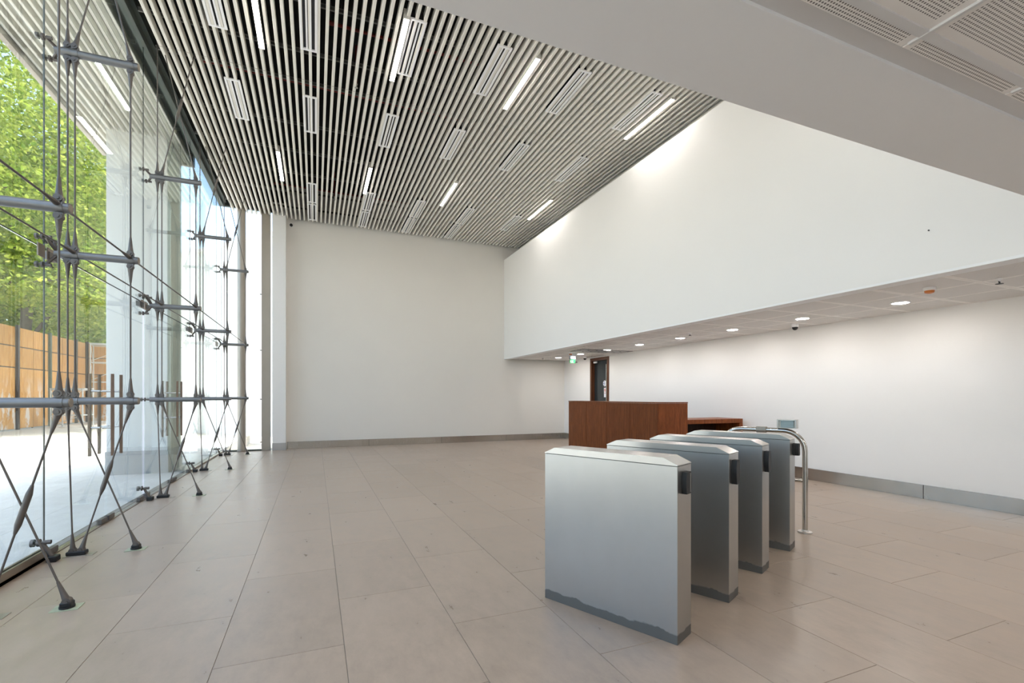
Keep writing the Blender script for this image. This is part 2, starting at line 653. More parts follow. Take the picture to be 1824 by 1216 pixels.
# right wall with an opening for the wooden door
DY0, DY1, DZ = 11.386, 12.367, 2.545
struct('wall_right', MB().box(WX, WX + 0.3, NEAR, DY0, 0, LOW + 0.2).box(WX, WX + 0.3, DY1, BY, 0, LOW + 0.2).box(WX, WX + 0.3, DY0, DY1, DZ, LOW + 0.2),
       'wall', 'white plaster wall under the lowered ceiling at the right', 'wall')
struct('wall_near', MB().box(GX, WX + 0.3, NEAR - 0.3, NEAR, 0, LOW + 0.2), 'wall', 'white plaster wall behind the viewer', 'wall')
# upper white wall hanging over the lowered zone, and what closes the void behind it
struct('wall_upper', MB().box(PX, PX + 0.12, SY, BY, LOW + 0.02, 5.73), 'wall', 'bright white upper wall hanging above the lowered ceiling, open along its top', 'wall')
struct('wall_void', MB().box(6.9, 7.05, SY, BY, LOW + 0.2, ROOF), 'wall', 'wall in the dark void behind the top of the upper white wall', 'wall')
struct('wall_bulkhead', MB().box(GX, 7.0, SY - 0.15, SY - 0.02, LOW + 0.04, ROOF), 'wall', 'bulkhead wall rising from the edge of the lowered ceiling to the roof', 'wall')
# column at the far glass corner
colm = struct('trim_1', MB().box(-1.035, -0.72, 13.75, BY + 0.3, 0, 6.45), 'wall', 'slim white column between the far glass corner and the back wall', 'column')
MB().box(-1.037, -0.716, 13.742, 13.9, 0.0, 0.19).build('plinth', 'plinth', colm)
postm = struct('trim_2', MB().cbox(-1.29, -1.085, 13.8, 13.95, 0, 6.4, 0.006), 'post', 'flat beige steel post left of the slim white column', 'post')
for z in (0.22, 1.33, 4.05, 2.6):
    MB().tube((-1.33, 13.86, z), (-1.29, 13.86, z), 0.014).build('bolt', 'rod', postm)
post2 = struct('trim_3', MB().lathe([(0.095, 0), (0.095, 6.3)], 24, (-1.735, 13.78, 0)), 'post', 'round bronze post standing in the far glass corner', 'post', 40)
MB().lathe([(0.11, 0), (0.11, 0.02), (0.097, 0.03)], 24, (-1.735, 13.78, 0)).build('base_ring', 'bronze', post2, smooth=40)

# skirting of brushed steel
sk1 = struct('baseboard_back', MB().box(-0.70, WX, BY - 0.004, BY, 0, 0.19), 'slot', 'brushed steel skirting along the foot of the back wall', 'baseboard')
for a in np.arange(-0.70, WX, 2.1):
    b = min(a + 2.1, WX)
    MB().cbox(-(b - a) / 2 + 0.002, (b - a) / 2 - 0.002, -0.014, -0.004, 0.0, 0.19, 0.0015).build('skirting_panel', 'skirting', sk1, ((a + b) / 2, BY, 0))
sk2 = struct('baseboard_right', MB().box(WX - 0.004, WX, NEAR, DY0, 0, 0.19).box(WX - 0.004, WX, DY1, BY, 0, 0.19), 'slot', 'brushed steel skirting along the foot of the right wall', 'baseboard')
ys = [NEAR, -1.2, 1.35, 3.845, 6.35, 8.85, DY0]
for a, b in list(zip(ys[:-1], ys[1:])) + [(DY1, BY)]:
    MB().cbox(-0.014, -0.004, -(b - a) / 2 + 0.003, (b - a) / 2 - 0.003, 0.0, 0.19, 0.0015).build('skirting_panel', 'skirting', sk2, (WX, (a + b) / 2, 0))

# roof
struct('roof', MB().box(GX - 0.1, WX + 0.6, NEAR - 0.4, BY + 0.4, ROOF, ROOF + 0.4).box(GX - 0.12, GX + 0.04, NEAR - 0.3, BY, 6.32, ROOF)
       .box(GX - 0.1, -0.7, BY - 0.15, BY + 0.1, 6.45, ROOF).box(6.9, WX + 0.3, NEAR, BY, LOW + 0.2, LOW + 0.4), 'black',
       'black painted roof slab above the slatted ceiling', 'roof')

# ================================================================ slatted ceiling
ceil = struct('ceiling', MB().box(GX + 0.06, 6.85, SY, BY - 0.02, 7.05, 7.12), 'black', 'slatted ceiling of pale aluminium blades under a black void', 'ceiling')
PITCH, SW, SH = 0.1035, 0.040, 0.105
JY = 7.72
SEND = 13.9


def slat_mesh(L, mat='slat'):
    """U-shaped aluminium blade, open on top"""
    mb = MB()
    h, w_, c = SH, SW / 2, 0.004
    poly = [(-w_, h), (-w_, c), (-w_ + c, 0), (w_ - c, 0), (w_, c), (w_, h), (w_ - 0.006, h), (w_ - 0.006, 0.006), (-w_ + 0.006, 0.006), (-w_ + 0.006, h)]
    mb.prism(poly, 'y', 0, L)
    return mb.mesh('slat', mat)


sm1 = slat_mesh(JY - 0.006 - (SY + 0.02))
sm2 = slat_mesh(SEND - JY - 0.006)
sx = -1.93
n_s = 0
while sx < 6.3:
    place('slat', sm1, ceil, (sx, SY + 0.02, SLZ))
    place('slat', sm2, ceil, (sx, JY + 0.006, SLZ + (0.004 if n_s % 3 == 1 else 0.0)))
    sx += PITCH
    n_s += 1
car = MB().box(0, 8.4, -0.012, 0.012, 0, 0.035).box(0, 8.4, -0.03, 0.03, 0.035, 0.04).mesh('carrier', 'carrier')
for y in (3.2, 4.4, 5.4, 6.35, 7.28, 7.98, 9.25, 10.28, 11.3, 12.35, 13.4):
    place('carrier', car, ceil, (-2.05, y, SLZ + SH + 0.002))
# hanger rods
hm = MB().tube((0, 0, 0), (0, 0, 0.8), 0.004, n=6).mesh('hanger', 'carrier')
for y in (6.35, 7.98, 10.28, 12.35):
    for hx in (-1.2, 0.3, 1.8, 3.3, 4.8):
        place('hanger', hm, ceil, (hx, y, SLZ + SH + 0.04))

# ---- sprinkler pipes up in the void
pipes = [((0.2, 7.1), (3.9, 7.1), 'thin red sprinkler pipe nearest the viewer above the slats'),
         ((-1.6, 8.65), (3.6, 8.65), 'thin red sprinkler pipe in the middle of the slatted ceiling'),
         ((-0.9, 12.95), (3.2, 12.95), 'thin red sprinkler pipe closest to the back wall above the slats')]
drops = [0.62, 0.58, 0.50]
for (a, b, lab), dx in zip(pipes, drops):
    t = thing('sprinkler_pipe', lab, 'pipe', (a[0], a[1], 6.62), 0, 'red sprinkler pipes in the ceiling void')
    L = b[0] - a[0]
    MB().tube((0, 0, 0), (L, 0, 0), 0.022, n=10).build('pipe', 'red', t, smooth=40)
    for ex in (0.0, L * 0.5, L):
        MB().tube((ex - 0.03, 0, 0), (ex + 0.03, 0, 0), 0.03, n=10).build('coupling', 'red', t, smooth=40)
        MB().tube((ex, 0, 0.02), (ex, 0, 0.45), 0.006, n=6).build('hanger', 'carrier', t)
for (px, py), lab in (((0.575, 7.60), 'chrome sprinkler head on a red drop pipe in the middle of the ceiling'),
                      ((0.42, 12.1), 'chrome sprinkler head on a red drop pipe near the back wall'),
                      ((2.75, 8.65), 'small chrome sprinkler head between slats at the centre of the ceiling'),
                      ((4.3, 12.3), 'small chrome sprinkler head between slats near the upper white wall')):
    t = thing('ceiling_sprinkler', lab, 'sprinkler', (px, py, SLZ + 0.01), 0, 'sprinkler heads in the slatted ceiling')
    MB().tube((0, 0, 0.06), (0, 0, 0.62), 0.017, n=10).build('drop_pipe', 'red', t, smooth=40)
    MB().lathe([(0.012, 0.06), (0.02, 0.05), (0.02, 0.03), (0.01, 0.02)], 12).build('fitting', 'chrome', t, smooth=40)
    MB().tube((-0.014, 0, 0.03), (-0.004, 0, -0.015), 0.004, n=6).tube((0.014, 0, 0.03), (0.004, 0, -0.015), 0.004, n=6).build('yoke', 'chrome', t)
    MB().lathe([(0.005, -0.015), (0.024, -0.018), (0.024, -0.021), (0.005, -0.022)], 12).build('deflector', 'chrome', t)


# ---- slot air diffusers
def make_diffuser(label, x, y0, L, group):
    t = thing('air_diffuser', label, 'air diffuser', (x, y0, SLZ - 0.004), 0, group)
    W = 0.21
    MB().box(-W / 2 + 0.01, W / 2 - 0.01, 0.01, L - 0.01, 0.02, 0.12).build('plenum_box', 'slot', t)
    MB().box(-W / 2, W / 2, 0, 0.03, 0, 0.02).box(-W / 2, W / 2, L - 0.03, L, 0, 0.02).box(-W / 2, -W / 2 + 0.030, 0.03, L - 0.03, 0, 0.02).box(
        W / 2 - 0.030, W / 2, 0.03, L - 0.03, 0, 0.02).build('frame', 'white', t)
    for q in (-0.0235, 0.0235):
        MB().box(q - 0.0105, q + 0.0105, 0.03, L - 0.03, 0.002, 0.012).build('blade', 'white', t)
    return t


DX = [-1.15, -0.083, 1.20, 2.37, 3.62, 4.92]
for i, dx in enumerate(DX):
    make_diffuser('white slot air diffuser in the row nearest the viewer, %s from the glass' % ORD[i], dx, 5.95, 1.10, 'slot diffusers of the near row')
    make_diffuser('white slot air diffuser in the middle row, %s from the glass' % ORD[i], dx, 8.12, 1.10, 'slot diffusers of the middle row')
for i, dx in enumerate(DX[1:]):
    make_diffuser('white slot air diffuser of the far pairs, nearer one, %s from the glass' % ORD[i], dx, 11.42, 1.13, 'slot diffusers of the far row')
for i, dx in enumerate(DX[1:5]):
    make_diffuser('white slot air diffuser touching the back wall, %s from the glass' % ORD[i], dx, 12.65, 1.13, 'slot diffusers beside the back wall')


# ---- linear lamps
def make_linear(label, x, y0, y1, group, z=SLZ - 0.03):
    t = thing('linear_lamp', label, 'lamp', (x, y0, z), 0, group)
    L = y1 - y0
    MB().box(-0.035, -0.029, 0, L, 0.006, 0.12).box(0.029, 0.035, 0, L, 0.006, 0.12).box(-0.035, 0.035, 0, L, 0.10, 0.12).build('housing', 'fixture', t)
    MB().box(-0.036, 0.036, -0.012, 0, -0.002, 0.12).build('end_cap', 'fixture', t)
    MB().box(-0.036, 0.036, L, L + 0.012, -0.002, 0.12).build('end_cap', 'fixture', t)
    MB().box(-0.029, 0.029, 0.003, L - 0.003, 0.0, 0.03).build('diffuser', 'tube', t)
    return t


LX = [-0.67, 1.05, 2.86, 5.22]
for i, lx in enumerate(LX):
    make_linear('glowing linear ceiling lamp of the near row, %s from the glass' % ORD[i], lx, 5.95, 7.20, 'linear lamps of the near row')
    make_linear('glowing linear ceiling lamp of the far row, %s from the glass' % ORD[i], lx, 10.12, 11.45, 'linear lamps of the far row')
    make_linear('linear ceiling lamp hidden behind the lowered ceiling edge, %s from the glass' % ORD[i], lx, 2.2, 3.45, 'linear lamps over the lowered ceiling edge')

# ================================================================ lowered ceiling
TP = 0.655
low = struct('ceiling_lowered', MB().box(PX + 0.1, WX, SY, BY, LOW + 0.03, LOW + 0.06).box(GX, WX, NEAR, SY, LOW + 0.03, LOW + 0.06), 'slot',
             'lowered ceiling of square perforated metal tiles', 'ceiling')
# plaster border along the free edges
trim = struct('trim_4', MB().box(GX, PX + 0.13, 1.05, SY, LOW, LOW + 0.09), 'plaster', 'smooth grey plaster border of the lowered ceiling overhead', 'ceiling border')
MB().box(GX, PX + 0.13, 0.985, 1.05, LOW + 0.012, LOW + 0.03).build('edge_profile', 'tbar', trim)
trim5 = struct('trim_5', MB().box(PX, PX + 0.19, SY, BY, LOW - 0.006, LOW + 0.0199), 'plaster', 'plaster border under the foot of the upper white wall', 'ceiling border')
ptile = {}


def perf_tile(xa, xb, ya, yb):
    key = (round(xb - xa, 3), round(yb - ya, 3))
    if key not in ptile:
        hx, hy = (xb - xa) / 2 - 0.003, (yb - ya) / 2 - 0.003
        ptile[key] = MB().cbox(-hx, hx, -hy, hy, 0, 0.018, 0.002).mesh('ceiling_tile', 'perf')
    return place('ceiling_tile', ptile[key], low, ((xa + xb) / 2, (ya + yb) / 2, LOW))


# zone under the upper white wall (seams fixed from the photograph: 2.69, 3.35, 4.00 ...)
yb_ = [2.69 + TP * k for k in range(-2, 18)]
xs_ = [PX + 0.19, PX + 0.19 + TP, PX + 0.19 + 2 * TP, PX + 0.19 + 3 * TP, WX]
DLY = [3.663 + 1.306 * k for k in range(8)]
for ya, yb in zip(yb_[:-1], yb_[1:]):
    for xa, xb in zip(xs_[:-1], xs_[1:]):
        perf_tile(xa, xb, max(ya, SY), min(yb, BY))
# zone over the viewer
xe = 1.796 - TP * 6
while xe < WX:
    xb = min(xe + 0.662, WX)
    xa = max(xe, GX + 0.02)
    if xb - xa > 0.08:
        if xa > -0.9:
            perf_tile(xa, xb, 0.925, 0.985)
        for r in range(3):
            if xa > -0.9:
                perf_tile(xa, xb, 0.905 - 0.662 * (r + 1), 0.905 - 0.662 * r)
        if xa > -0.9:
            MB().box(-0.006, 0.006, -0.66, 0.04, -0.008, 0.01).build('tee_bar', 'tbar', low, (xa, 0.92, LOW))
    xe += 0.662
MB().box(-0.9, WX, 0.9, 0.93, -0.006, 0.01).build('main_runner', 'tbar', low, (0, 0, LOW))
MB().box(GX, WX, NEAR, 0.905 - 0.662 * 3, 0.0, 0.02).build('plain_panel', 'plaster', low, (0, 0, LOW))


def make_downlight(label, x, y, group, r=0.085):
    t = thing('downlight', label, 'downlight', (x, y, LOW), 0, group)
    MB().lathe([(r, 0.004), (r + 0.018, 0.0), (r + 0.022, -0.006), (r + 0.006, -0.008), (r - 0.002, -0.002)], 28).build('rim', 'white', t, smooth=40)
    MB().lathe([(0.01, -0.0055), (r - 0.002, -0.0055), (r - 0.002, -0.001), (0.01, -0.001)], 28).build('diffuser', 'down', t)
    return t


for i, y in enumerate(DLY):
    make_downlight('round glowing downlight in the lowered ceiling, %s from the viewer' % ORD[i], 6.83, y, 'downlights along the right wall')
for gi, gx in enumerate((0.2, 2.6, 4.8, 6.8)):  # out-of-view lamps added to brighten the soffit, near wall and turnstile ends
    for gy, gw in ((0.0, 'over the viewer'), (-1.9, 'just behind the viewer'), (-3.8, 'far behind the viewer')):
        make_downlight('unseen fill downlight in the lowered ceiling %s, %s from the glass' % (gw, ORD[gi]), gx, gy, 'unseen fill downlights around the viewer')
make_downlight('unseen fill downlight in the lowered ceiling right of the viewer, close to the right wall', 6.83, 1.05, 'unseen fill downlights around the viewer')  # out of view too, added with the fill lamps

# ---- small devices on the lowered ceiling
for x, y, lab in ((6.17, 3.03, 'white smoke detector with amber base nearest on the lowered ceiling'),
                  (6.35, 11.2, 'white smoke detector with amber base by the exit sign')):
    t = thing('smoke_detector', lab, 'detector', (x, y, LOW), 0, 'smoke detectors')
    MB().lathe([(0.055, 0.0), (0.058, -0.02), (0.048, -0.035)], 20).build('housing', 'white', t, smooth=40)
    MB().lathe([(0.046, -0.034), (0.040, -0.058), (0.02, -0.066)], 20).build('sensor', 'orange', t, smooth=40)
for x, y, lab in ((7.25, 5.4, 'small white dome camera under the lowered ceiling beside the second downlight'),
                  (7.4, 12.2, 'small dome camera with brown lens left of the wooden door')):
    t = thing('dome_camera', lab, 'camera', (x, y, LOW), 0, 'dome cameras')
    MB().lathe([(0.055, 0.0), (0.055, -0.03), (0.048, -0.05)], 20).build('mount', 'white', t, smooth=40)
    MB().lathe([(0.044, -0.048), (0.040, -0.075), (0.024, -0.094), (0.006, -0.10)], 20).build('dome', 'rubber', t, smooth=60)
for x, y, lab in ((6.35, 2.53, 'dark pendent sprinkler with wide plate at the right frame edge'),
                  (6.35, 12.9, 'dark pendent sprinkler by the far end of the lowered ceiling'),
                  (6.45, 6.9, 'dark pendent sprinkler between the third and fourth downlights')):
    t = thing('pendent_sprinkler', lab, 'sprinkler', (x, y, LOW), 0, 'sprinklers in the lowered ceiling')
    MB().lathe([(0.03, 0.0), (0.03, -0.008), (0.012, -0.012), (0.01, -0.03)], 16).build('escutcheon', 'white', t, smooth=40)
    MB().tube((-0.012, 0, -0.025), (-0.004, 0, -0.05), 0.004, n=6).tube((0.012, 0, -0.025), (0.004, 0, -0.05), 0.004, n=6).build('yoke', 'rubber', t)
    MB().lathe([(0.005, -0.05), (0.032, -0.052), (0.032, -0.055), (0.005, -0.057)], 16).build('deflector', 'rubber', t)
# air grille above the wooden door
t = thing('ceiling_grille', 'grey slotted air grille in the ceiling in front of the wooden door', 'grille', (6.9, 10.55, LOW - 0.003))
MB().box(-0.75, 0.75, -0.32, 0.32, -0.006, 0.006).build('plate', 'greyplastic', t)
for k in range(6):
    for q in (-0.14, 0.14):
        MB().box(-0.09, 0.09, -0.018, 0.018, -0.009, -0.005).build('slot', 'white', t, (-0.6 + 0.24 * k, q, 0))
# exit sign on a small box
t = thing('exit_sign', 'small green exit sign hanging under a silver box from the lowered ceiling', 'exit sign', (6.72, 11.75, LOW))
MB().tube((0, 0, 0), (0, 0, -0.04), 0.012).build('stem', 'white', t)
MB().cbox(-0.09, 0.09, -0.03, 0.03, -0.13, -0.04, 0.004).build('battery_box', 'signblue', t)
sg = MB().cbox(-0.085, 0.085, -0.008, 0.008, -0.24, -0.135, 0.002).build('sign_plate', 'green', t)
MB().tube((0.01, -0.0095, -0.165), (0.01, -0.0085, -0.165), 0.011).obox((0.0, -0.009, -0.19), (1, 0, 0.5), (0, 1, 0), (-0.5, 0, 1), 0.008, 0.0008, 0.02).obox(
    (-0.014, -0.009, -0.214), (1, 0, -0.6), (0, 1, 0), (0.6, 0, 1), 0.005, 0.0008, 0.014).obox((0.012, -0.009, -0.214), (1, 0, 0.5), (0, 1, 0), (-0.5, 0, 1), 0.005, 0.0008, 0.014).box(
    -0.06, -0.045, -0.0096, -0.0085, -0.22, -0.165).build('running_figure', 'white', sg)
MB().cbox(0.092, 0.15, -0.02, 0.02, -0.23, -0.19, 0.004).build('test_button', 'rubber', t)
# dark sensor high on the back wall
t = thing('wall_sensor', 'small black round sensor high on the back wall under the slats', 'sensor', (-0.60, BY - 0.001, 5.98))
MB().tube((0, 0, 0), (0, -0.03, 0), 0.05, n=20).build('base', 'white', t, smooth=40)
MB().tube((0, -0.03, 0), (0, -0.07, 0), 0.042, 0.03, n=20).build('lens', 'rubber', t, smooth=40)
# bolt left in the upper wall
t = MB().tube((PX, 0, 0), (PX - 0.008, 0, 0), 0.007, n=10).build('wall_bolt', 'rubber', None, (0, 2.72, 3.02))
tag(t, 'tiny dark bolt left in the upper white wall', 'bolt')

# ================================================================ wooden door in the right wall
d = struct('door_1', MB().box(WX - 0.02, WX + 0.14, DY0, DY0 + 0.085, 0, DZ).box(WX - 0.02, WX + 0.14, DY1 - 0.085, DY1, 0, DZ).box(WX - 0.02, WX + 0.14, DY0 + 0.085, DY1 - 0.085, DZ - 0.085, DZ),
           'doorwood', 'brown wooden door frame with dark glazing in the white right wall', 'door')
MB().box(WX + 0.085, WX + 0.10, DY0 + 0.087, DY1 - 0.087, 0.02, DZ - 0.087).build('glazing', 'doorglass', d)
MB().cbox(WX + 0.02, WX + 0.055, DY1 - 0.30, DY1 - 0.12, DZ - 0.15, DZ - 0.10, 0.004).build('door_closer', 'white', d)
h = MB().tube((WX - 0.005, DY0 + 0.13, 0.55), (WX - 0.005, DY0 + 0.13, 2.33), 0.014, n=10).build('pull_handle', 'chrome', d, smooth=40)
MB().tube((WX + 0.055, DY0 + 0.13, 0.8), (WX - 0.005, DY0 + 0.13, 0.8), 0.008, n=8).tube((WX + 0.055, DY0 + 0.13, 2.1), (WX - 0.005, DY0 + 0.13, 2.1), 0.008, n=8).build('standoff', 'chrome', h)
s1 = MB().tube((WX + 0.052, DY0 + 0.30, 1.78), (WX + 0.055, DY0 + 0.30, 1.78), 0.085, n=28).build('round_sticker', 'white', d)
for q, hw in ((0.045, 0.05), (0.0, 0.075), (-0.045, 0.05)):
    MB().box(WX + 0.050, WX + 0.0525, DY0 + 0.30 - hw * 0.2, DY0 + 0.30 + hw, 1.78 + q - 0.012, 1.78 + q + 0.012).build('sticker_stripe', 'blue', s1)
s2 = MB().box(WX + 0.052, WX + 0.055, DY0 + 0.225, DY0 + 0.34, 1.38, 1.655).build('notice_sticker', 'white', d)
MB().path([(WX + 0.0515, DY0 + 0.283 + 0.032 * math.cos(a), 1.585 + 0.04 * math.sin(a)) for a in np.linspace(0, 2 * math.pi, 20)], 0.006, 6).obox(
    (WX + 0.0515, DY0 + 0.283, 1.585), (1, 0, 0), (0, 0.7, 0.7), (0, -0.7, 0.7), 0.001, 0.045, 0.006).obox(
    (WX + 0.0515, DY0 + 0.283, 1.50), (1, 0, 0), (0, 1, 0), (0, 0, 1), 0.001, 0.04, 0.006).build('warning_mark', 'redmark', s2)
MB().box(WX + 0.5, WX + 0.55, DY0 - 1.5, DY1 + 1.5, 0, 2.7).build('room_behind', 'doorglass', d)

# ================================================================ reception desk and side counter
DKX, DKX1, DK0, DK1, DKZ = 5.40, 6.06, 6.54, 9.62, 1.302
t = thing('reception_desk', 'tall walnut-panelled reception desk standing behind the turnstiles', 'desk', (DKX, DK0, 0))
pw = (DK1 - DK0) / 4
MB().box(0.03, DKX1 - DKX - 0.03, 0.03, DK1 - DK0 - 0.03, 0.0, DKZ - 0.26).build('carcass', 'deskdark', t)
fp = MB().cbox(0, 0.03, 0.003, pw - 0.003, 0.0, DKZ - 0.022, 0.0012).mesh('front_panel', 'deskwood')
for k in range(4):
    place('front_panel', fp, t, (0, k * pw, 0))
MB().cbox(0.0315, DKX1 - DKX, 0, 0.03, 0, DKZ - 0.022, 0.0012).build('end_panel', 'deskwood', t)
MB().cbox(0.0315, DKX1 - DKX, DK1 - DK0 - 0.03, DK1 - DK0, 0, DKZ - 0.022, 0.0012).build('end_panel', 'deskwood', t)
MB().cbox(-0.004, 0.34, -0.004, DK1 - DK0 + 0.004, DKZ - 0.02, DKZ, 0.0015).cbox(0.34, DKX1 - DKX + 0.004, -0.004, 0.05, DKZ - 0.02, DKZ, 0.0015).build('top_board', 'deskwood', t)
MB().cbox(0.3, DKX1 - DKX, 0.04, DK1 - DK0 - 0.04, 0.72, 0.75, 0.002).build('work_top', 'deskwood', t)

t = thing('side_counter', 'low walnut counter with a dark open front between desk and right wall', 'counter', (6.12, 6.70, 0))
W = 7.56 - 6.12
MB().cbox(0, W, 0, 0.62, 0.90, 0.978, 0.003).build('top_board', 'deskwood', t)
MB().cbox(W - 0.085, W, 0.0, 0.62, 0, 0.898, 0.003).build('side_panel', 'deskwood', t)
MB().cbox(0, 0.06, 0.0, 0.62, 0, 0.898, 0.003).build('side_panel', 'deskwood', t)
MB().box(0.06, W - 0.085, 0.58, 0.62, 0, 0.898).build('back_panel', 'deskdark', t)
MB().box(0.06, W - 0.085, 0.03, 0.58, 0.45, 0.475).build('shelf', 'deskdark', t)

# ================================================================ turnstiles
TH = R(25.0)
UB = Vector((math.cos(TH), math.sin(TH), 0))
UA = Vector((-math.sin(TH), math.cos(TH), 0))
TWD, TLN, THT = 0.19, 0.95, 1.05
tlabels = ['brushed steel turnstile cabinet nearest the viewer, broad flank fully in view',
           'brushed steel turnstile cabinet, second from the viewer',
           'brushed steel turnstile cabinet, third from the viewer',
           'brushed steel turnstile cabinet farthest from the viewer, beside the bent rail']
tpos = [(1.879, 2.106), (2.59, 2.407), (3.258, 2.703), (3.96, 2.999)]
CH = 0.053
body_poly = [(0, 0), (TLN, 0), (TLN, THT - CH), (0, THT - CH)]
body_me = MB().cbox(0, TWD, 0, TLN, 0.0, THT - CH + 0.008, 0.0016).mesh('body', 'stainless')
lid_me = MB().prism([(-0.001, THT - CH + 0.011), (TLN + 0.001, THT - CH + 0.011), (TLN + 0.001, THT - CH + 0.016), (TLN - 0.085, THT), (0.085, THT), (-0.001, THT - CH + 0.016)], 'x', -0.001, TWD + 0.001).mesh('lid', 'lid')


def reader_mesh(wd, ht, dp, bul):
    """upright reader with bulging sides"""
    n = 9
    left, right = [], []
    for i in range(n):
        s = i / (n - 1)
        o = bul * math.sin(math.pi * s)
        left.append((-wd / 2 - o, s * ht))
        right.append((wd / 2 + o, s * ht))
    mb = MB()
    mb.prism(left + right[::-1], 'y', -dp, 0.0)
    return mb


for i, ((px, py), lab) in enumerate(zip(tpos, tlabels)):
    t = thing('turnstile', lab, 'turnstile', (px, py, 0), TH, 'row of turnstile cabinets')
    place('body', body_me, t)
    place('lid', lid_me, t)
    MB().box(0.006, TWD - 0.006, 0.006, TLN - 0.006, THT - CH + 0.008, THT - CH + 0.0112).build('lid_gasket', 'slot', t)
    if i == 0:
        r = reader_mesh(0.060, 0.125, 0.030, 0.008).build('card_reader', 'rubber', t, (0.088, 0.0, 0.845))
        r['label'] = 'black card reader'
        MB().box(0.012, 0.024, -0.0315, -0.004, 0.008, 0.117).build('read_slot', 'greyplastic', r)
    elif i in (1, 2):
        r = reader_mesh(0.052, 0.165, 0.034, 0.012).build('card_reader', 'rubber', t, (0.082, 0.0, 0.80))
        MB().prism([(0.03, 0.012), (0.046, 0.02), (0.046, 0.15), (0.03, 0.158)], 'y', -0.028, 0.0).build('side_cover', 'greyplastic', r)
    else:
        r = reader_mesh(0.05, 0.11, 0.05, 0.006).build('card_reader', 'rubber', t, (0.125, 0.0, 0.86))
        MB().box(-0.055, -0.032, -0.02, 0, 0.01, 0.105).build('side_cover', 'rubber', r)
        MB().box(-0.012, 0.004, -0.054, -0.05, 0.03, 0.08).build('read_slot', 'greyplastic', r)

# ---- bent tube rail beside the turnstiles
t = thing('barrier_rail', 'bent steel tube rail beside the farthest turnstile', 'rail', (4.66, 3.36, 0), TH)
RR, RT, RL = 0.026, 1.04, 0.82


def rail_path(L, H, rad):
    pts = [(0, 0, 0.01), (0, 0, 0.3), (0, 0, H - rad)]
    for a in np.linspace(0, math.pi / 2, 9)[1:]:
        pts.append((0, rad - rad * math.cos(a), H - rad + rad * math.sin(a)))
    pts.append((0, L / 2, H))
    for a in np.linspace(math.pi / 2, 0, 9):
        pts.append((0, L - rad + rad * math.cos(a), H - rad + rad * math.sin(a)))
    pts.append((0, L, 0.01))
    return pts


MB().path(rail_path(RL, RT, 0.20), RR, 16).build('tube', 'chrome', t, smooth=50)
for y in (0, RL):
    MB().lathe([(0.066, 0), (0.066, 0.012), (0.06, 0.016), (0.034, 0.018), (0.030, 0.03)], 28, (0, y, 0)).build('base_flange', 'lid', t, smooth=40)
MB().tube((0, 0.02, 0.53), (0, RL - 0.02, 0.53), 0.019, n=12).build('cross_tube', 'chrome', t, smooth=40)
MB().tube((0, 0.36, RT), (0, 0.46, RT), 0.031, n=16).cbox(-0.033, 0.033, 0.36, 0.46, RT - 0.01, RT + 0.034, 0.004).build('clamp', 'post', t, smooth=30)
g = thing('gate_reader', 'small clear-fronted steel housing standing on the bent rail', 'reader', (4.66, 3.36, RT + RR), TH)
MB().cbox(-0.05, 0.05, 0.07, 0.085, 0, 0.095, 0.002).build('end_plate', 'lid', g)
MB().cbox(-0.05, 0.05, 0.235, 0.25, 0, 0.095, 0.002).build('end_plate', 'lid', g)
MB().box(-0.045, 0.045, 0.085, 0.235, 0, 0.008).build('base_plate', 'lid', g)
MB().box(-0.045, 0.045, 0.085, 0.235, 0.087, 0.093).build('top_plate', 'lid', g)
MB().box(-0.02, 0.03, 0.10, 0.22, 0.01, 0.08).build('panel', 'white', g)
MB().box(-0.044, -0.04, 0.086, 0.234, 0.009, 0.086).build('window', 'clear', g)

# ================================================================ glass front
TR = [1.45, 4.03, 5.34, 7.90, 10.50, 13.06]      # truss positions along the front
win = struct('window_1', MB().box(GX - 0.045, GX + 0.045, NEAR, 13.75, 6.16, 6.33).box(GX - 0.02, GX + 0.1, NEAR, 13.75, 6.27, 6.4), 'head',
             'tall frameless glass front with bolted panes along the left side', 'window')
TRZ = 2.68


def pane(y0, y1, z0, z1, parent=None, name='pane'):
    return MB().box(GX - 0.006, GX + 0.006, y0 + 0.005, y1 - 0.005, z0 + 0.005, z1 - 0.005).build(name, 'glass', parent or win)


def vjoint(y, z0, z1):
    MB().box(GX - 0.005, GX + 0.005, y - 0.0045, y + 0.0045, z0, z1).build('silicone_joint', 'joint', win)


ybounds = [NEAR, -1.1, 1.45, 4.03, 5.34, 7.90, 10.50, 13.06, 13.74]
for a, b in zip(ybounds[:-1], ybounds[1:]):
    pane(a, b, TRZ, 4.42)
    pane(a, b, 4.42, 6.2)
    MB().box(GX - 0.005, GX + 0.005, a + 0.006, b - 0.006, TRZ - 0.004, TRZ + 0.004).build('silicone_joint', 'joint', win)
    vjoint(b, TRZ, 6.18)
    if not (5.3 < a < 8.0):
        pane(a, b, 0.03, TRZ)
        vjoint(b, 0.05, TRZ)
# sill channel: tall bronze profile beside the fixed panes, flush threshold at the doors
MB().box(GX - 0.03, GX - 0.012, NEAR, 5.34, 0, 0.085).box(GX + 0.012, GX + 0.03, NEAR, 5.34, 0, 0.085).box(GX - 0.03, GX + 0.03, NEAR, 5.34, 0, 0.028).build('sill_channel', 'bronze', win)
MB().box(GX - 0.03, GX + 0.03, 5.34, 10.5, -0.004, 0.006).build('threshold', 'bronze', win)
MB().box(GX - 0.03, GX + 0.03, 10.5, 13.75, 0, 0.03).build('sill_channel', 'bronze', win)

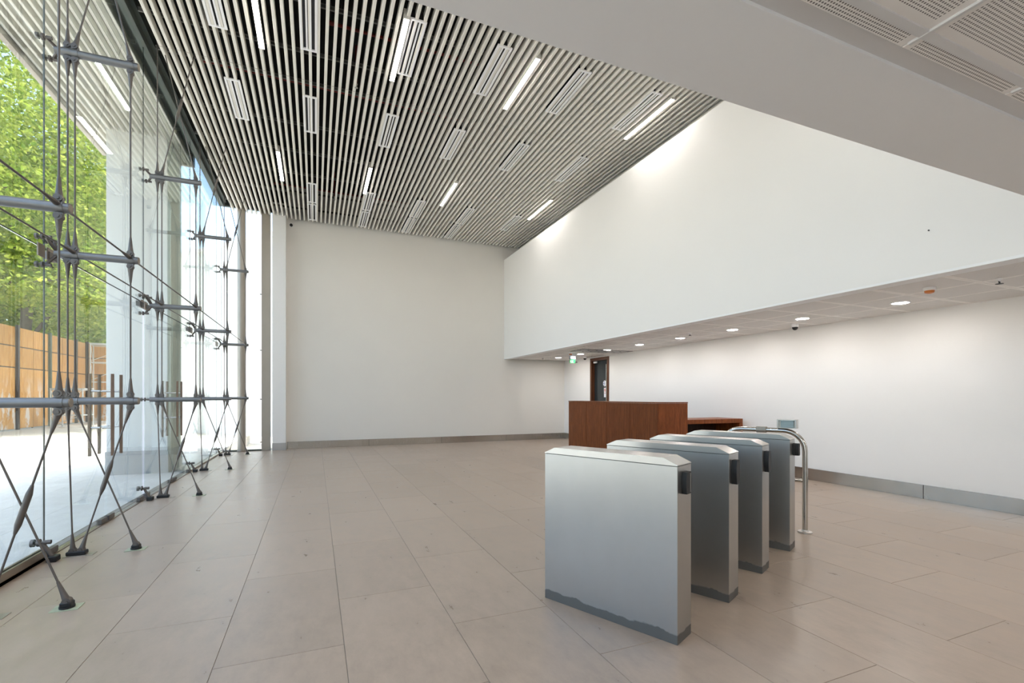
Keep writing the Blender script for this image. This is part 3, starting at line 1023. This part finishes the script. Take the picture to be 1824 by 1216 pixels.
# end return at the far corner
win2 = struct('window_2', MB().box(GX, -1.29, 13.83, 13.87, 0, 0.035).box(GX, -0.72, 13.81, 13.89, 6.2, 6.42), 'head', 'narrow glass return panel at the far corner beside the beige post', 'window')
MB().box(GX + 0.02, -1.84, 13.845, 13.857, 0.035, 6.2).build('pane', 'glass', win2)
MB().box(-1.63, -1.30, 13.845, 13.857, 0.035, 6.2).build('pane', 'glass', win2)
MB().box(-1.08, -1.04, 13.845, 13.857, 0.0, 6.2).build('pane', 'glass', win2)


# glass doors: four leaves in the two middle bays
def pull(parent, y):
    for sx_ in (1, -1):
        h = MB().prism([(-0.014, 0.75), (0.014, 0.75), (0.021, 1.2), (0.014, 1.65), (-0.014, 1.65), (-0.021, 1.2)], 'x', -0.011, 0.011).build(
            'pull_handle', 'handlewood', parent, (GX + 0.10 * sx_, y, 0))
        MB().tube((0, 0, 1.06), (-0.09 * sx_, 0, 1.06), 0.011, n=10).tube((0, 0, 1.46), (-0.09 * sx_, 0, 1.46), 0.011, n=10).build('standoff', 'chrome', h, smooth=40)


def door_leaf(n, y0, y1, pivot_low, label):
    d = struct('door_%d' % n, MB().box(GX - 0.006, GX + 0.006, y0 + 0.006, y1 - 0.006, 0.012, TRZ - 0.01), 'glass', label, 'door')
    py = y0 if pivot_low else y1
    s = 1 if pivot_low else -1
    a, b = sorted((py + s * 0.012, py + s * 0.17))
    for z0, z1 in ((0.010, 0.062), (TRZ - 0.075, TRZ - 0.012)):
        MB().cbox(GX - 0.024, GX + 0.024, a, b, z0, z1, 0.003).build('patch_fitting', 'rod', d)
    lk = y1 if pivot_low else y0
    a, b = sorted((lk - s * 0.012, lk - s * 0.17))
    MB().cbox(GX - 0.024, GX + 0.024, a, b, 0.010, 0.062, 0.003).build('lock_fitting', 'rod', d)
    pull(d, lk - s * 0.115)
    return d


door_leaf(2, 5.36, 6.64, True, 'frameless glass door leaf nearest the viewer, with long pull handles')
door_leaf(3, 6.66, 7.86, False, 'frameless glass door leaf, second from the viewer, with long pull handles')
door_leaf(4, 7.94, 9.30, True, 'frameless glass door leaf, third from the viewer')
door_leaf(5, 9.32, 10.46, False, 'frameless glass door leaf farthest from the viewer')


# ================================================================ cable trusses
M1, M2, TIP, ANC = 0.160, 0.210, 0.608, 0.65          # offsets from the glass
LV = [1.36, 2.645, 4.42]
TOP = 6.3


def clevis(mb, pin, toward):
    """fork end: lug at the pin and a long taper towards the rod"""
    pin, d = Vector(pin), (Vector(toward) - Vector(pin)).normalized()
    mb.tube(pin + Vector((0, -0.022, 0)), pin + Vector((0, 0.022, 0)), 0.025, n=12)
    mb.tube(pin + Vector((0, -0.028, 0)), pin + Vector((0, 0.028, 0)), 0.012, n=8)
    mb.tube(pin + d * 0.010, pin + d * 0.055, 0.023, 0.017, n=10)
    mb.tube(pin + d * 0.055, pin + d * 0.145, 0.017, 0.0090, n=10)
    return pin + d * 0.14


def rod(parent, a, b, turn=False, ends=(True, True)):
    """a rod with clevis ends: two sockets and the bar, each a part"""
    a, b = Vector(a), Vector(b)
    pa, pb = a, b
    if ends[0]:
        mb = MB()
        pa = clevis(mb, a, b)
        mb.build('clevis', 'rod', parent, smooth=40)
    if ends[1]:
        mb = MB()
        pb = clevis(mb, b, a)
        mb.build('clevis', 'rod', parent, smooth=40)
    o = MB().tube(pa, pb, 0.0068, n=10).build('rod', 'rod', parent, smooth=40)
    if turn:
        c, d = (a + b) / 2, (b - a).normalized()
        MB().tube(c - d * 0.16, c - d * 0.10, 0.009, 0.019, n=10).tube(c - d * 0.10, c + d * 0.10, 0.019, n=10).tube(c + d * 0.10, c + d * 0.16, 0.019, 0.009, n=10).build(
            'turnbuckle', 'rod', o, smooth=40)
    return o


def spider(parent, z, kind):
    if kind == 'plate':
        MB().cbox(0.006, 0.018, -0.13, -0.02, z - 0.055, z + 0.055, 0.003).build('splice_plate', 'bronze', parent)
        MB().cbox(0.006, 0.018, 0.02, 0.13, z - 0.055, z + 0.055, 0.003).build('splice_plate', 'bronze', parent)
        targets = [(-0.07, 0.12), (-0.07, -0.12), (0.07, 0.12)]
    elif kind == 'pair':
        targets = [(-0.06, 0.055), (0.06, -0.055)]
    else:
        targets = [(0.0, 0.0)]
    for y, dz in targets:
        mb = MB()
        mb.tube((0.10, 0, z), (0.05, y * 0.8, z + dz * 0.8), 0.016, 0.013, n=8)
        mb.tube((0.05, y * 0.8, z + dz * 0.8), (0.045, y, z + dz), 0.014, n=8)
        a = mb.build('spider_arm', 'rod', parent, smooth=40)
        MB().tube((-0.02, y, z + dz), (0.075, y, z + dz), 0.008, n=8).tube((-0.028, y, z + dz), (-0.010, y, z + dz), 0.026, n=14).tube(
            (0.010, y, z + dz), (0.026, y, z + dz), 0.026, n=14).tube((0.040, y, z + dz), (0.078, y, z + dz), 0.015, n=10).build('glass_bolt', 'rod', a, smooth=40)


def make_truss(label, y):
    t = thing('cable_truss', label, 'cable truss', (GX, y, 0), 0, 'cable trusses bracing the glass front')
    for z in LV:
        s = MB().tube((0.075, 0, z), (TIP + 0.058, 0, z), 0.033, n=18).build('strut', 'strut', t, smooth=40)
        MB().tube((TIP + 0.058, 0, z), (TIP + 0.064, 0, z), 0.031, n=18).build('end_cap', 'bronze', s, smooth=40)
        for xx in (M1, M2, TIP):
            MB().tube((xx - 0.028, 0, z), (xx + 0.028, 0, z), 0.037, n=18).cbox(xx - 0.026, xx + 0.026, -0.012, 0.012, z - 0.062, z + 0.062, 0.004).build('collar', 'strut', s, smooth=30)
        spider(t, z, 'bolt' if z < 2 else 'plate' if z < 3 else 'pair')
    D = 0.060
    # bottom bay: vertical, and the crossed pair
    rod(t, (M1, 0, LV[0] - D), (M1 + 0.035, 0, 0.045))
    rod(t, (M2, 0, LV[0] - D), (ANC, 0, 0.045))
    rod(t, (TIP, 0, LV[0] - D), (M2 + 0.045, 0, 0.045), True)
    # middle bays: upright rods
    for za, zb in ((LV[0] + D, LV[1] - D), (LV[1] + D, LV[2] - D)):
        for xx in (M1, M2, TIP):
            rod(t, (xx, 0, za), (xx, 0, zb))
    # top bay
    rod(t, (M1, 0, LV[2] + D), (M1, 0, TOP), ends=(True, False))
    rod(t, (M2, 0, LV[2] + D), (TIP, 0, TOP), True, ends=(True, False))
    rod(t, (TIP, 0, LV[2] + D), (M2, 0, TOP), ends=(True, False))
    # floor shoes
    MB().cbox(ANC - 0.032, ANC + 0.032, -0.03, 0.03, 0.006, 0.045, 0.006).tube((ANC, 0, 0.004), (ANC, 0, 0.018), 0.042, n=16).build('anchor_shoe', 'rubber', t, smooth=40)
    MB().box(ANC - 0.075, ANC + 0.075, -0.055, 0.055, 0.0, 0.0045).build('base_plate', 'tape', t)
    MB().cbox(M1 - 0.005, M2 + 0.085, -0.034, 0.034, 0.006, 0.04, 0.006).build('anchor_shoe', 'rubber', t)
    MB().box(M1 - 0.02, M2 + 0.14, -0.05, 0.05, 0.0, 0.0045).build('base_plate', 'post', t)
    # low glass clamp with its floor box
    b = MB().cbox(0.075, 0.145, -0.16, -0.08, 0.0, 0.05, 0.006).build('floor_box', 'rubber', t)
    MB().tube((0.10, -0.12, 0.04), (0.045, -0.13, 0.165), 0.020, 0.014, n=10).build('clamp_arm', 'rod', b, smooth=40)
    MB().tube((-0.03, -0.13, 0.17), (0.10, -0.13, 0.17), 0.010, n=10).tube((0.012, -0.13, 0.17), (0.028, -0.13, 0.17), 0.032, n=14).tube((0.05, -0.13, 0.17), (0.10, -0.13, 0.17), 0.018, n=10).tube(
        (-0.03, -0.13, 0.17), (-0.008, -0.13, 0.17), 0.032, n=14).build('glass_clamp', 'rod', b, smooth=40)
    return t


tl = ['steel cable truss in front of the glass, nearest the viewer at the left frame edge',
      'steel cable truss in front of the glass, second from the viewer',
      'steel cable truss in front of the glass, third from the viewer',
      'steel cable truss in front of the glass, fourth from the viewer',
      'steel cable truss in front of the glass, farthest from the viewer beside the round post']
base_truss = make_truss(tl[0], TR[1])
for lab, y in zip(tl[1:], TR[2:]):
    c = copy_tree(base_truss)
    c.location = (GX, y, 0)
    c['label'] = lab
# bracing cables running along the trusses
for off, r_, lab in ((TIP, 0.0075, 'steel cable running along the tips of the trusses'), (M2, 0.0075, 'steel cable running along the trusses close to the glass')):
    t = thing('bracing_cable', lab, 'cable', (GX + off, 1.45, LV[1] + 0.02), 0, 'bracing cables along the glass front')
    MB().tube((0, 0, 0), (0, 13.06 - 1.45, 0), r_, n=10).build('cable', 'rod', t, smooth=40)
    for y in TR[1:]:
        for s in (-1, 1):
            if y > 13 and s > 0:
                continue
            MB().tube((0, y - 1.45 + s * 0.03, 0), (0, y - 1.45 + s * 0.20, 0), 0.020, 0.009, n=10).build('swage', 'rod', t, smooth=40)

# ================================================================ outside: canopy, pier, wall
CX = -3.75
can = struct('canopy', MB().box(CX, GX - 0.12, 3.7, 11.5, 6.34, 6.6), 'canopy', 'slatted canopy soffit outside the glass front', 'canopy')  # unseen near end cut short so sunlit ground bounces light indoors
MB().box(CX - 0.05, CX + 0.02, 3.7, 11.5, 6.06, 6.62).build('fascia', 'fascia', can)
MB().box(CX, GX - 0.12, 11.46, 11.52, 6.1, 6.6).build('end_fascia', 'fascia', can)
MB().box(CX, GX - 0.12, 3.68, 3.74, 6.1, 6.6).build('end_fascia', 'fascia', can)
smc = slat_mesh(11.4 - 3.8)
sx = GX - 0.17
while sx > CX + 0.05:
    place('slat', smc, can, (sx, 3.8, SLZ + 0.01))
    sx -= PITCH
make_linear('glowing linear lamp under the outdoor canopy beyond the glass', -2.84, 8.4, 9.62, 'canopy lamps', SLZ - 0.02)
pier = struct('pier', MB().box(-3.42, -2.52, 10.5, 11.48, 0, 6.34), 'pier', 'broad grey-white pier carrying the canopy outside the glass', 'pier')
MB().box(-3.435, -2.505, 10.485, 11.495, -0.006, 0.42).build('plinth', 'plinth', pier)
A, B_ = Vector((0.6, 16.25, 0)), Vector((-7.6, 25.79, 0))
dv = (B_ - A).normalized()
nv = Vector((dv.y, -dv.x, 0))
ex = struct('wall_yard', MB().obox((A + B_) / 2 + nv * 0.15 + Vector((0, 0, 3.5)), dv, nv, (0, 0, 1), (B_ - A).length / 2, 0.15, 3.52), 'extwall', 'tall white yard wall outside beyond the far glass corner', 'wall')
MB().obox((A + B_) / 2 + nv * 0.13 + Vector((0, 0, 7.09)), dv, nv, (0, 0, 1), (B_ - A).length / 2, 0.19, 0.07).build('coping', 'extwall', ex)

# ================================================================ plywood hoarding
FX, FC = -11.7, 33.2
PW = 1.33
rows = [(0.02, 1.30), (1.30, 2.62), (2.62, 3.52), (3.52, 4.36)]
fence = thing('plywood_fence', 'tall hoarding of orange plywood sheets on dark posts outside', 'fence', (FX, FC, 0))
ply_cache = {}
for k in range(9):
    for r, (z0, z1) in enumerate(rows):
        if r not in ply_cache:
            ply_cache[r] = MB().cbox(-0.01, 0.01, -PW / 2 + 0.022, PW / 2 - 0.022, z0 + 0.022, z1 - 0.022, 0.002).mesh('plywood_sheet', 'ply')
        place('plywood_sheet', ply_cache[r], fence, (random.uniform(-0.006, 0.006), -PW * (k + 0.5), 0))
for k in range(5):
    for r in range(4):
        o = place('plywood_sheet', ply_cache[r], fence, (PW * (k + 0.5), 0, 0), R(90))
for k in range(1, 10):
    big = k % 2 == 1
    if big:
        MB().box(0.012, 0.10, -0.07, 0.07, 0, 4.42).build('fence_post', 'greenpost' if k == 3 else 'fencepost', fence, (0, -PW * k + (0.0 if k > 1 else 0.0), 0))
    else:
        MB().box(-0.05, -0.012, -0.03, 0.03, 0, 4.34).build('stud', 'fencepost', fence, (0, -PW * k, 0))
MB().box(0.0, 0.12, -0.12, 0.0, 0, 4.42).build('fence_post', 'fencepost', fence)
MB().box(-0.07, 0.07, -0.09, -0.012, 0, 4.42).build('fence_post', 'fencepost', fence, (PW * 2, 0, 0))
for z in (1.30, 2.62, 3.52):
    MB().box(-0.05, -0.012, -PW * 9, 0, z - 0.03, z + 0.03).build('rail', 'fencepost', fence)
    MB().box(0, PW * 5, 0.012, 0.05, z - 0.03, z + 0.03).build('rail', 'fencepost', fence)


# ---- scaffolding
def scaffold(label, loc, w_, d_, hs, rz):
    t = thing('scaffold_tower', label, 'scaffold', loc, rz, 'scaffolding by the hoarding')
    H_ = hs[-1]
    for x in (0, w_):
        for y in (0, d_):
            MB().tube((x, y, 0), (x, y, H_), 0.026, n=8).build('standard', 'scaffold', t, smooth=40)
            MB().box(x - 0.06, x + 0.06, y - 0.06, y + 0.06, 0, 0.01).build('base_plate', 'scaffold', t)
    for h_ in hs:
        for y in (0, d_):
            MB().tube((0, y, h_ - 0.05), (w_, y, h_ - 0.05), 0.021, n=8).build('ledger', 'scaffold', t, smooth=40)
        for x in (0, w_):
            MB().tube((x, 0, h_ - 0.05), (x, d_, h_ - 0.05), 0.021, n=8).build('ledger', 'scaffold', t, smooth=40)
    for a, b in zip([0.1] + hs[:-1], hs):
        MB().tube((0, 0, a), (w_, 0, b - 0.05), 0.016, n=8).build('brace', 'scaffold', t, smooth=40)
        MB().tube((0, 0, b - 0.05), (0, d_, a), 0.016, n=8).build('brace', 'scaffold', t, smooth=40)
    MB().box(-0.05, w_ + 0.05, 0.02, d_ - 0.02, H_ - 0.02, H_ + 0.03).build('deck', 'scaffold', t)


scaffold('tall grey tube scaffold tower in the corner of the hoarding', (-10.55, 30.4, 0), 1.7, 1.0, [1.1, 2.2, 3.2, 4.1], R(12))
scaffold('low grey tube scaffold frame in front of the hoarding', (-10.95, 27.5, 0), 1.2, 0.8, [0.6, 1.75], R(-8))


# ================================================================ trees
def tree(label, x, y, h_, rx, seed, n_leaf, zlow, ox=0.0, oy=0.0, ls=1.0):
    rs = np.random.RandomState(seed)
    t = thing('leafy_tree', label, 'tree', (x, y, 0), 0, 'trees behind the hoarding')
    mb = MB()
    top = Vector((0.3, 0.2, h_ * 0.62))
    mb.path([(0, 0, -0.1), (0.06, 0.03, h_ * 0.2), (0.15, 0.1, h_ * 0.4), tuple(top)], 0.22, 10)
    mb.build('trunk', 'bark', t, smooth=60)
    # boughs, each ending in clusters of leaves
    centers = []
    nb = 13
    for i in range(nb):
        a = 2 * math.pi * i / nb + rs.uniform(-0.3, 0.3)
        z0 = h_ * rs.uniform(0.22, 0.55)
        z1 = zlow + (h_ - zlow) * rs.uniform(0.05, 0.85)
        rr = rx * rs.uniform(0.55, 0.95)
        end = Vector((ox + rr * math.cos(a), oy + rr * math.sin(a), z1))
        st = Vector((0.15, 0.1, z0))
        mid = st.lerp(end, 0.5) + Vector((0, 0, 0.5))
        MB().tube(st, mid, 0.10, 0.06, n=7).tube(mid, end, 0.06, 0.02, n=7).build('bough', 'bark', t, smooth=60)
        for s in (0.45, 0.7, 1.0):
            centers.append(st.lerp(end, s) + Vector((0, 0, 0.3)))
    C = np.array([tuple(c) for c in centers])
    # leaves: clusters round the boughs plus an overall crown
    m1 = int(n_leaf * 0.55)
    idx = rs.randint(0, len(C), m1)
    P1 = C[idx] + rs.normal(0, 1, (m1, 3)) * np.array([0.95, 0.95, 0.7])
    m2 = n_leaf - m1
    D = rs.normal(0, 1, (m2, 3))
    D /= np.linalg.norm(D, axis=1)[:, None]
    rad = rs.uniform(0.35, 1.0, m2) ** 0.5
    zc, hz = (zlow + h_) / 2, (h_ - zlow) / 2
    P2 = D * rad[:, None] * np.array([rx, rx, hz]) + np.array([ox, oy, zc])
    P = np.vstack([P1, P2])
    P[:, 2] = np.maximum(P[:, 2], zlow + rs.uniform(0, 0.5, len(P)))
    P = P[np.hypot(P[:, 0] - ox, P[:, 1] - oy) < rx * 1.03]
    n = len(P)
    nrm = rs.normal(0, 1, (n, 3)) + np.array([0, 0, 0.9])
    nrm /= np.linalg.norm(nrm, axis=1)[:, None]
    ax = np.cross(nrm, rs.normal(0, 1, (n, 3)))
    ax /= np.linalg.norm(ax, axis=1)[:, None]
    bx = np.cross(nrm, ax)
    sz = rs.uniform(0.07, 0.15, n)[:, None] * ls
    # six-point lobed leaf folded a little along its midrib: two quads
    drop = nrm * sz * 0.25
    v = np.stack([P - ax * sz, P + bx * sz * 0.75 - ax * sz * 0.2 - drop, P + bx * sz * 0.45 + ax * sz * 0.65 - drop, P + ax * sz * 1.1,
                  P - bx * sz * 0.45 + ax * sz * 0.65 - drop, P - bx * sz * 0.75 - ax * sz * 0.2 - drop], axis=1).reshape(-1, 3)
    base = (np.arange(n) * 6)[:, None]
    q = np.concatenate([base + np.array([0, 1, 2, 3]), base + np.array([0, 3, 4, 5])], axis=1).reshape(-1, 4)
    me = bpy.data.meshes.new('foliage')
    me.vertices.add(len(v))
    me.vertices.foreach_set('co', v.astype(np.float32).ravel())
    me.loops.add(q.size)
    me.loops.foreach_set('vertex_index', q.astype(np.int32).ravel())
    me.polygons.add(len(q))
    me.polygons.foreach_set('loop_start', np.arange(0, q.size, 4, dtype=np.int32))
    me.polygons.foreach_set('loop_total', np.full(len(q), 4, dtype=np.int32))
    me.update(calc_edges=True)
    at = me.attributes.new('tint', 'FLOAT', 'FACE')
    at.data.foreach_set('value', np.repeat(rs.uniform(0, 1, n), 2).astype(np.float32))
    me.materials.append(M['leaf'])
    f = place('foliage', me, t)
    f['kind'] = 'stuff'


tree('tall leafy tree behind the hoarding, nearest the viewer at the left frame edge', -13.6, 24.6, 17.0, 4.3, 1, 42000, 4.9, 2.8, -0.6, 0.68)
tree('tall leafy tree behind the hoarding, rising above its middle', -13.4, 31.0, 18.0, 4.3, 2, 38000, 4.7, 2.2, -0.4, 0.78)
tree('tall leafy tree behind the hoarding, growing over its far corner', -15.6, 38.5, 17.0, 5.4, 3, 30000, 3.4)
tree('tall leafy tree farthest off, filling the gap beside the pier', -19.0, 46.0, 20.0, 6.6, 4, 26000, 3.0)
tree('tall leafy tree farthest off behind the nearest ones', -20.5, 33.0, 20.0, 6.6, 5, 28000, 3.0)
